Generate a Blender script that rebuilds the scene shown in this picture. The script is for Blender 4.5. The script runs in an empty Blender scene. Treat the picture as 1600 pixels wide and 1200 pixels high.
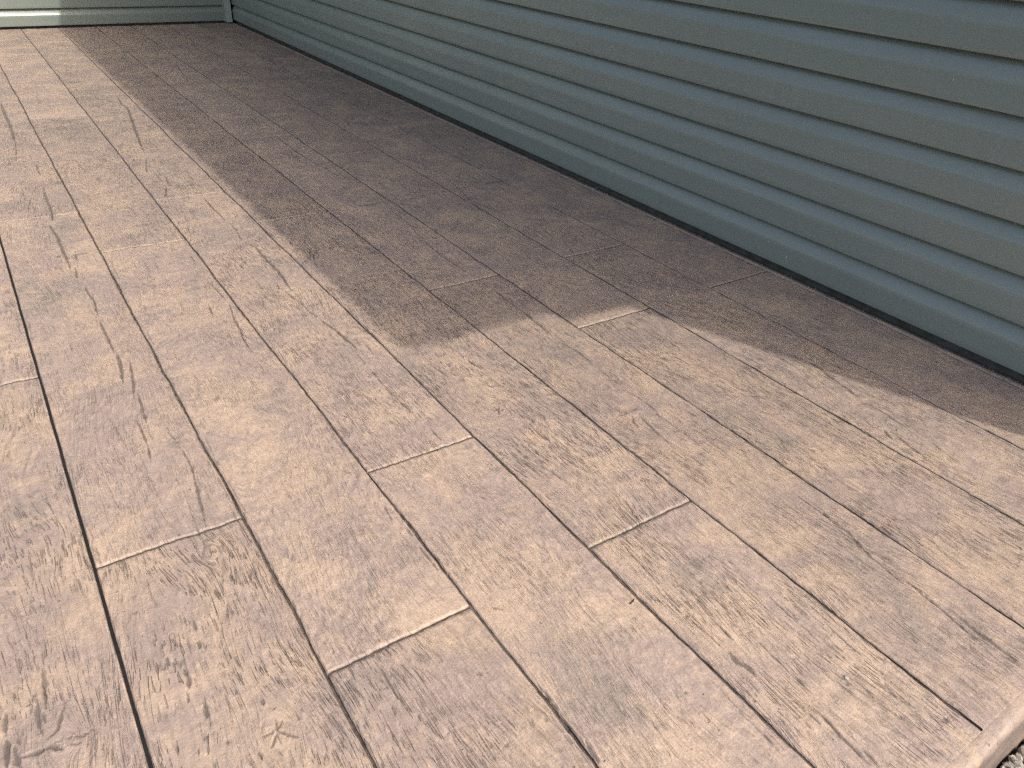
import bpy, math, random
import numpy as np
from mathutils import Matrix, Vector

scene = bpy.context.scene
rnd = random.Random(7)

# ------------------------------------------------------------------ camera
cam_data = bpy.data.cameras.new("camera")
cam_data.sensor_fit = 'HORIZONTAL'
cam_data.sensor_width = 36.0
cam_data.lens = 36.0 * 1165.63 / 1600.0
cam_data.clip_start = 0.02
cam_data.clip_end = 3000.0
cam = bpy.data.objects.new("camera", cam_data)
scene.collection.objects.link(cam)
right = Vector((0.82420543, -0.56288767, 0.06199088))
up = Vector((0.25826525, 0.47105284, 0.84345023))
fwd = Vector((0.50396871, 0.67916617, -0.53361864))
cam.matrix_world = Matrix(((right.x, up.x, -fwd.x, 0.0),
                           (right.y, up.y, -fwd.y, 0.0),
                           (right.z, up.z, -fwd.z, 1.0),
                           (0, 0, 0, 1)))
scene.camera = cam

# ------------------------------------------------------------------ sky, sun, exposure
SUN_EL = math.radians(54.0)
SUN_H = Vector((0.3714, -0.9285))            # horizontal direction towards the sun
world = bpy.data.worlds.new("World")
scene.world = world
world.use_nodes = True
wn = world.node_tree.nodes
wn.clear()
sky = wn.new("ShaderNodeTexSky")
sky.sky_type = 'NISHITA'
sky.sun_disc = False
sky.sun_elevation = SUN_EL
sky.air_density = 1.1
sky.dust_density = 6.0
sky.ozone_density = 0.3
sky.sun_rotation = math.atan2(SUN_H.x, SUN_H.y)
bg = wn.new("ShaderNodeBackground")
bg.inputs[1].default_value = 0.15
wo = wn.new("ShaderNodeOutputWorld")
world.node_tree.links.new(sky.outputs[0], bg.inputs[0])
world.node_tree.links.new(bg.outputs[0], wo.inputs[0])

sun_data = bpy.data.lights.new("sun", 'SUN')
sun_data.energy = 2.0
sun_data.angle = math.radians(0.7)
sun_data.color = (1.0, 0.93, 0.84)
sun = bpy.data.objects.new("sun", sun_data)
scene.collection.objects.link(sun)
sun.location = (3, -8, 12)
sdir = Vector((SUN_H.x * math.cos(SUN_EL), SUN_H.y * math.cos(SUN_EL), math.sin(SUN_EL)))
sun.rotation_euler = sdir.to_track_quat('Z', 'Y').to_euler()

scene.view_settings.view_transform = 'Standard'
scene.view_settings.look = 'None'
scene.view_settings.gamma = 1.0
scene.view_settings.use_curve_mapping = False
scene.view_settings.exposure = 0.51
scene.cycles.use_denoising = False
scene.cycles.pixel_filter_type = 'BLACKMAN_HARRIS'
scene.cycles.filter_width = 1.35
scene.cycles.sample_clamp_indirect = 4.0
scene.cycles.use_adaptive_sampling = False
scene.cycles.max_bounces = 8
scene.cycles.diffuse_bounces = 5


# ------------------------------------------------------------------ helpers
def link(o, parent=None):
    scene.collection.objects.link(o)
    if parent is not None:
        o.parent = parent
    return o


def empty(name, loc=(0, 0, 0)):
    o = bpy.data.objects.new(name, None)
    o.location = loc
    o.empty_display_size = 0.1
    return link(o)


def grid_mesh(name, V, F, mats, smooth=True, attrs=None):
    """V (n,3) array, F (m,4) array of quads."""
    me = bpy.data.meshes.new(name)
    V = np.ascontiguousarray(V, dtype=np.float32)
    F = np.ascontiguousarray(F, dtype=np.int32)
    k = F.shape[1]
    me.vertices.add(len(V))
    me.vertices.foreach_set("co", V.ravel())
    me.loops.add(F.size)
    me.loops.foreach_set("vertex_index", F.ravel())
    me.polygons.add(len(F))
    me.polygons.foreach_set("loop_start", np.arange(0, F.size, k, dtype=np.int32))
    me.polygons.foreach_set("loop_total", np.full(len(F), k, dtype=np.int32))
    me.polygons.foreach_set("use_smooth", np.full(len(F), smooth, dtype=bool))
    for n, a in (attrs or {}).items():
        a = np.ascontiguousarray(a, dtype=np.float32)
        if a.ndim == 1:
            at = me.attributes.new(n, 'FLOAT', 'POINT')
            at.data.foreach_set("value", a)
        else:
            at = me.attributes.new(n, 'FLOAT_VECTOR', 'POINT')
            at.data.foreach_set("vector", a.ravel())
    me.update(calc_edges=True)
    for m in mats:
        me.materials.append(m)
    return me


def mesh_obj(name, me, parent=None):
    return link(bpy.data.objects.new(name, me), parent)


def box_arrays(x0, x1, y0, y1, z0, z1):
    V = np.array([(x, y, z) for z in (z0, z1) for y in (y0, y1) for x in (x0, x1)], float)
    F = np.array([(0, 2, 3, 1), (4, 5, 7, 6), (0, 1, 5, 4), (1, 3, 7, 5), (3, 2, 6, 7), (2, 0, 4, 6)])
    return V, F


def box(name, x0, x1, y0, y1, z0, z1, mat, parent=None):
    V, F = box_arrays(x0, x1, y0, y1, z0, z1)
    return mesh_obj(name, grid_mesh(name, V, F, [mat], smooth=False), parent)


_r = np.random.RandomState(3)
_perm = np.concatenate([_r.permutation(512)] * 3).astype(np.int64)
_ang = _r.rand(512) * 2 * np.pi
_gx, _gy = np.cos(_ang), np.sin(_ang)


def perlin(x, y, seed=0):
    x = np.asarray(x, float) + 37.31 * seed
    y = np.asarray(y, float) + 17.77 * seed
    xi, yi = np.floor(x).astype(np.int64), np.floor(y).astype(np.int64)
    xf, yf = x - xi, y - yi
    u = xf * xf * xf * (xf * (xf * 6 - 15) + 10)
    v = yf * yf * yf * (yf * (yf * 6 - 15) + 10)

    def g(ix, iy, dx, dy):
        h = _perm[_perm[ix & 511] + (iy & 511)]
        return _gx[h] * dx + _gy[h] * dy
    a = g(xi, yi, xf, yf)
    b = g(xi + 1, yi, xf - 1, yf)
    c = g(xi, yi + 1, xf, yf - 1)
    d = g(xi + 1, yi + 1, xf - 1, yf - 1)
    return 1.5 * ((a + (b - a) * u) * (1 - v) + (c + (d - c) * u) * v)


def smooth(e0, e1, x):
    t = np.clip((x - e0) / (e1 - e0), 0, 1)
    return t * t * (3 - 2 * t)


# ------------------------------------------------------------------ material helpers
class NT:
    def __init__(self, name):
        self.m = bpy.data.materials.new(name)
        self.m.use_nodes = True
        self.t = self.m.node_tree
        self.t.nodes.clear()
        self.out = self.t.nodes.new("ShaderNodeOutputMaterial")
        self.bsdf = self.t.nodes.new("ShaderNodeBsdfPrincipled")
        self.t.links.new(self.bsdf.outputs[0], self.out.inputs[0])

    def put(self, sock, v):
        if isinstance(v, bpy.types.NodeSocket):
            self.t.links.new(v, sock)
        elif v is not None:
            if sock.type == 'RGBA' and len(v) == 3:
                v = (*v, 1.0)
            sock.default_value = v

    def attr(self, n, vec=False):
        a = self.t.nodes.new("ShaderNodeAttribute")
        a.attribute_name = n
        return a.outputs['Vector' if vec else 'Fac']

    def pos(self):
        return self.t.nodes.new("ShaderNodeNewGeometry").outputs['Position']

    def vscale(self, v, s):
        n = self.t.nodes.new("ShaderNodeVectorMath")
        n.operation = 'MULTIPLY'
        self.put(n.inputs[0], v)
        n.inputs[1].default_value = s
        return n.outputs[0]

    def noise(self, v, scale=1.0, detail=2.0, rough=0.5, dist=0.0):
        n = self.t.nodes.new("ShaderNodeTexNoise")
        self.put(n.inputs['Vector'], v)
        n.inputs['Scale'].default_value = scale
        n.inputs['Detail'].default_value = detail
        n.inputs['Roughness'].default_value = rough
        n.inputs['Distortion'].default_value = dist
        return n.outputs['Fac']

    def ramp(self, f, a, b, lo=0.0, hi=1.0):
        n = self.t.nodes.new("ShaderNodeMapRange")
        n.interpolation_type = 'SMOOTHSTEP'
        self.put(n.inputs[0], f)
        n.inputs[1].default_value = a
        n.inputs[2].default_value = b
        n.inputs[3].default_value = lo
        n.inputs[4].default_value = hi
        return n.outputs[0]

    def math(self, op, a, b=None, c=None):
        n = self.t.nodes.new("ShaderNodeMath")
        n.operation = op
        self.put(n.inputs[0], a)
        self.put(n.inputs[1], b)
        self.put(n.inputs[2], c)
        return n.outputs[0]

    def mix(self, f, a, b, mode='MIX'):
        n = self.t.nodes.new("ShaderNodeMix")
        n.data_type = 'RGBA'
        n.blend_type = mode
        self.put(n.inputs[0], f)
        self.put(n.inputs[6], a)
        self.put(n.inputs[7], b)
        return n.outputs[2]

    def bump(self, h, dist=1.0, strength=1.0):
        n = self.t.nodes.new("ShaderNodeBump")
        n.inputs['Strength'].default_value = strength
        n.inputs['Distance'].default_value = dist
        self.put(n.inputs['Height'], h)
        self.t.links.new(n.outputs[0], self.bsdf.inputs['Normal'])

    def set(self, **k):
        for n, v in k.items():
            self.put(self.bsdf.inputs[n.replace('_', ' ')], v)
        return self.m


# ------------------------------------------------------------------ materials
def stamped_concrete():
    n = NT("stamped_concrete")
    P = n.pos()
    g = n.attr("grain", True)
    stain_shade, wear, smudge = n.attr("stain_shade"), n.attr("wear"), n.attr("smudge")
    sep = n.t.nodes.new("ShaderNodeSeparateXYZ")
    n.put(sep.inputs[0], n.attr("character", True))
    cticks, cham, ctone = sep.outputs[0], sep.outputs[1], sep.outputs[2]
    tan = (0.410, 0.312, 0.236)
    ochre = (0.470, 0.356, 0.240)
    mauve = (0.298, 0.234, 0.205)
    grey = (0.235, 0.198, 0.176)
    big = n.noise(P, 5.0, 9.0, 0.70, 0.6)
    mid = n.noise(P, 13.0, 8.0, 0.68, 0.8)
    col = n.mix(n.ramp(big, 0.36, 0.60, 0.0, 1.0), tan, mauve)
    col = n.mix(n.ramp(mid, 0.53, 0.74, 0, 0.6), col, ochre)
    rust = n.noise(n.vscale(P, (1.0, 1.0, 1.0)), 6.5, 4.0, 0.6, 0.3)
    col = n.mix(n.ramp(rust, 0.60, 0.76, 0, 0.5), col, (0.44, 0.29, 0.205))
    gp = n.noise(P, 7.0, 6.0, 0.68, 1.2)
    col = n.mix(n.ramp(gp, 0.55, 0.74, 0, 0.65), col, grey)
    col = n.mix(n.math('MULTIPLY', smudge, n.ramp(n.noise(P, 38.0, 5.0, 0.7), 0.3, 0.65, 0.25, 1.0)), col, (0.19, 0.168, 0.148))
    # wood grain pressed into the surface, following the warped grain coordinate
    lines = n.noise(n.vscale(g, (125.0, 6.0, 1.0)), 1.0, 2.0, 0.55, 0.1)
    fine = n.noise(n.vscale(g, (280.0, 14.0, 1.0)), 1.0, 2.0, 0.6, 0.1)
    ticks = n.noise(n.vscale(g, (390.0, 30.0, 3.0)), 1.0, 1.0, 0.5, 0.0)
    rgh = n.noise(n.vscale(g, (120.0, 48.0, 1.0)), 1.0, 1.5, 0.5, 0.3)
    brk = n.ramp(n.noise(n.vscale(g, (75.0, 34.0, 2.0)), 1.0, 2.0, 0.5), 0.42, 0.56)
    gmask = n.ramp(n.noise(P, 5.5, 3.0, 0.55), 0.36, 0.60, 0.12, 1.0)
    tickm = n.math('MULTIPLY', n.math('MULTIPLY', n.ramp(ticks, 0.635, 0.69), n.ramp(gmask, 0.0, 1.0, 0.2, 1.0)), cticks)
    linem = n.ramp(n.math('ABSOLUTE', n.math('SUBTRACT', lines, 0.5)), 0.0, 0.045, 1.0, 0.0)
    linem = n.math('MULTIPLY', n.math('MULTIPLY', n.math('MULTIPLY', linem, brk), gmask), n.ramp(cticks, 0.0, 1.0, 0.35, 1.0))
    finem = n.math('MULTIPLY', n.ramp(fine, 0.50, 0.68), n.ramp(cticks, 0.0, 1.0, 0.4, 1.0))
    col = n.mix(n.math('MULTIPLY', finem, 0.27), col, (0.20, 0.155, 0.135))
    col = n.mix(n.ramp(fine, 0.32, 0.46, 0.16, 0.0), col, (0.60, 0.46, 0.35))
    col = n.mix(n.ramp(rgh, 0.28, 0.45, 0.26, 0.0), col, (0.22, 0.175, 0.152))
    col = n.mix(n.ramp(rgh, 0.56, 0.70, 0.0, 0.22), col, (0.56, 0.43, 0.33))
    col = n.mix(n.math('MULTIPLY', linem, 0.50), col, (0.135, 0.110, 0.096))
    col = n.mix(n.math('MULTIPLY', tickm, 0.70), col, (0.095, 0.080, 0.070))
    col = n.mix(1.0, col, ctone, 'MULTIPLY')
    # sand and pits
    speck = n.noise(P, 230.0, 2.0, 0.6)
    col = n.mix(n.ramp(speck, 0.28, 0.46, 0.26, 0.0), col, (0.18, 0.175, 0.155))
    col = n.mix(n.ramp(speck, 0.58, 0.74, 0.0, 0.28), col, (0.60, 0.47, 0.36))
    pit = n.noise(P, 75.0, 2.0, 0.5)
    pitm = n.ramp(pit, 0.735, 0.775)
    col = n.mix(n.math('MULTIPLY', pitm, 0.6), col, (0.16, 0.135, 0.12))
    col = n.mix(wear, col, (0.60, 0.50, 0.41))
    col = n.mix(stain_shade, col, (0.085, 0.073, 0.064))
    ham = n.noise(n.vscale(g, (75.0, 34.0, 1.0)), 1.0, 1.5, 0.5, 0.35)
    hmask = n.ramp(n.noise(P, 4.6, 2.0, 0.5), 0.40, 0.60, 0.3, 1.0)
    h = n.math('MULTIPLY', linem, -0.0020)
    h = n.math('MULTIPLY_ADD', rgh, 0.0030, h)
    h = n.math('MULTIPLY_ADD', n.math('MULTIPLY', fine, n.ramp(cticks, 0.0, 1.0, 0.45, 1.0)), -0.0024, h)
    h = n.math('MULTIPLY_ADD', tickm, -0.0020, h)
    h = n.math('MULTIPLY_ADD', pitm, -0.0018, h)
    h = n.math('MULTIPLY_ADD', speck, 0.0011, h)
    h = n.math('MULTIPLY_ADD', n.math('MULTIPLY', n.math('MULTIPLY', ham, hmask), cham), 0.0050, h)
    n.bump(h, 1.0, 1.0)
    rough = n.ramp(n.noise(P, 90.0, 3.0, 0.6), 0.3, 0.7, 0.42, 0.62)
    return n.set(Base_Color=col, Roughness=rough, Specular_IOR_Level=0.42)


def vinyl(name, base):
    n = NT(name)
    P = n.pos()
    cloud = n.noise(P, 2.3, 4.0, 0.6, 0.4)
    streak = n.noise(n.vscale(P, (45.0, 45.0, 2.2)), 1.0, 4.0, 0.6)
    sm = n.math('MULTIPLY', n.ramp(streak, 0.50, 0.74), n.ramp(cloud, 0.46, 0.66))
    col = n.mix(n.ramp(cloud, 0.3, 0.7, 0.0, 0.35), base, tuple(c * 0.86 for c in base))
    col = n.mix(n.math('MULTIPLY', sm, 0.14), col, (0.50, 0.52, 0.54))
    dust = n.noise(P, 240.0, 3.0, 0.7)
    col = n.mix(n.ramp(dust, 0.60, 0.76, 0.0, 0.18), col, (0.46, 0.45, 0.42))
    emb = n.noise(n.vscale(P, (160.0, 14.0, 260.0)), 1.0, 2.0, 0.5)
    wav = n.noise(n.vscale(P, (3.0, 3.0, 7.0)), 1.0, 1.0, 0.5)
    h = n.math('MULTIPLY_ADD', emb, 0.00012, n.math('MULTIPLY', wav, 0.004))
    n.bump(h, 1.0, 1.0)
    rough = n.ramp(cloud, 0.3, 0.7, 0.26, 0.38)
    return n.set(Base_Color=col, Roughness=rough, Specular_IOR_Level=0.75)


def plain(name, base, rough=0.8, var=0.3, scale=12.0, bump=0.0, spec=0.3):
    n = NT(name)
    P = n.pos()
    f = n.noise(P, scale, 5.0, 0.65, 0.3)
    col = n.mix(n.ramp(f, 0.3, 0.7), base, tuple(c * (1 - var) for c in base))
    if bump:
        n.bump(n.math('MULTIPLY', n.noise(P, scale * 6, 4.0, 0.65), bump))
    return n.set(Base_Color=col, Roughness=rough, Specular_IOR_Level=spec)


M_conc = stamped_concrete()
M_vinyl = vinyl("sage_vinyl", (0.242, 0.288, 0.256))
M_trim = vinyl("sage_trim", (0.36, 0.42, 0.375))
M_joint = plain("joint_filler", (0.150, 0.125, 0.108), 0.95, 0.65, 70.0, 0.004)
M_cut_shade = plain("saw_cut_shade", (0.016, 0.015, 0.014), 0.8, 0.4, 60.0, 0.001)  # black that stands in for the shade inside the deep saw cut
M_dark = plain("foundation_strip", (0.15, 0.15, 0.135), 0.85, 0.5, 25.0, 0.001)
M_soffit = plain("soffit_paint", (0.55, 0.55, 0.52), 0.6, 0.1)
M_roof = plain("roof_shingle", (0.09, 0.085, 0.08), 0.95, 0.3, 40.0, 0.002)
M_ground = plain("soil_ground", (0.052, 0.056, 0.036), 0.95, 0.5, 30.0, 0.004)
M_chip = plain("pale_stone", (0.44, 0.39, 0.34), 0.8, 0.3, 60.0)
M_twig = plain("dry_twig", (0.07, 0.045, 0.03), 0.8, 0.4, 80.0)
M_fleck = plain("white_fleck", (0.72, 0.72, 0.68), 0.7, 0.2, 90.0)


def gravel_stone():
    n = NT("gravel_stone")
    a = n.attr("tone")
    col = n.mix(a, (0.20, 0.19, 0.175), (0.50, 0.46, 0.41))
    col = n.mix(n.ramp(n.noise(n.pos(), 260.0, 3.0, 0.6), 0.45, 0.7, 0, 0.5), col, (0.26, 0.22, 0.19))
    n.bump(n.math('MULTIPLY', n.noise(n.pos(), 500.0, 3.0, 0.6), 0.0008))
    return n.set(Base_Color=col, Roughness=0.85, Specular_IOR_Level=0.3)


M_gravel = gravel_stone()
M_grit = plain('dry_grit', (0.33, 0.27, 0.22), 0.9, 0.5, 200.0)

# ------------------------------------------------------------------ ground and gravel
Z_GROUND = -0.165
gs = 900.0
me = grid_mesh("ground", np.array([(-gs, -gs, Z_GROUND), (gs, -gs, Z_GROUND), (gs, gs, Z_GROUND), (-gs, gs, Z_GROUND)]),
               np.array([(0, 1, 2, 3)]), [M_ground], smooth=False)
ground = mesh_obj("ground", me)
ground["kind"] = "structure"

phi = (1 + 5 ** 0.5) / 2
ICO_V = np.array([(-1, phi, 0), (1, phi, 0), (-1, -phi, 0), (1, -phi, 0), (0, -1, phi), (0, 1, phi), (0, -1, -phi), (0, 1, -phi),
                  (phi, 0, -1), (phi, 0, 1), (-phi, 0, -1), (-phi, 0, 1)]) / math.sqrt(1 + phi * phi)
ICO_F = np.array([(0, 11, 5), (0, 5, 1), (0, 1, 7), (0, 7, 10), (0, 10, 11), (1, 5, 9), (5, 11, 4), (11, 10, 2), (10, 7, 6), (7, 1, 8),
                  (3, 9, 4), (3, 4, 2), (3, 2, 6), (3, 6, 8), (3, 8, 9), (4, 9, 5), (2, 4, 11), (6, 2, 10), (8, 6, 7), (9, 8, 1)])
rs = np.random.RandomState(11)
NP = 20000
ctr = np.stack([rs.uniform(-0.5, 2.4, NP), 0.088 - 0.5 * rs.uniform(0, 1, NP) ** 1.3, Z_GROUND + rs.uniform(0.0, 0.026, NP)], 1)
size = rs.uniform(0.004, 0.0105, NP)
ctr[:, 1] = np.minimum(ctr[:, 1], 0.088 - size * 1.2)
sc = rs.uniform(0.65, 1.2, (NP, 1, 3)) * size[:, None, None]
V = ICO_V[None] * (1 + rs.uniform(-0.28, 0.28, (NP, 12, 1))) * sc
q = rs.uniform(0, 2 * np.pi, NP)
c, s = np.cos(q)[:, None], np.sin(q)[:, None]
V = np.stack([V[..., 0] * c - V[..., 1] * s, V[..., 0] * s + V[..., 1] * c, V[..., 2] * 0.8], -1) + ctr[:, None]
F = (ICO_F[None] + (np.arange(NP) * 12)[:, None, None]).reshape(-1, 3)
tone = np.repeat(rs.uniform(0, 1, NP) ** 1.2, 12)
gravel = mesh_obj("gravel", grid_mesh("gravel", V.reshape(-1, 3), F, [M_gravel], smooth=False, attrs={"tone": tone}))
gravel["kind"] = "stuff"
gravel["label"] = "loose grey gravel below the front edge of the patio slab"

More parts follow.
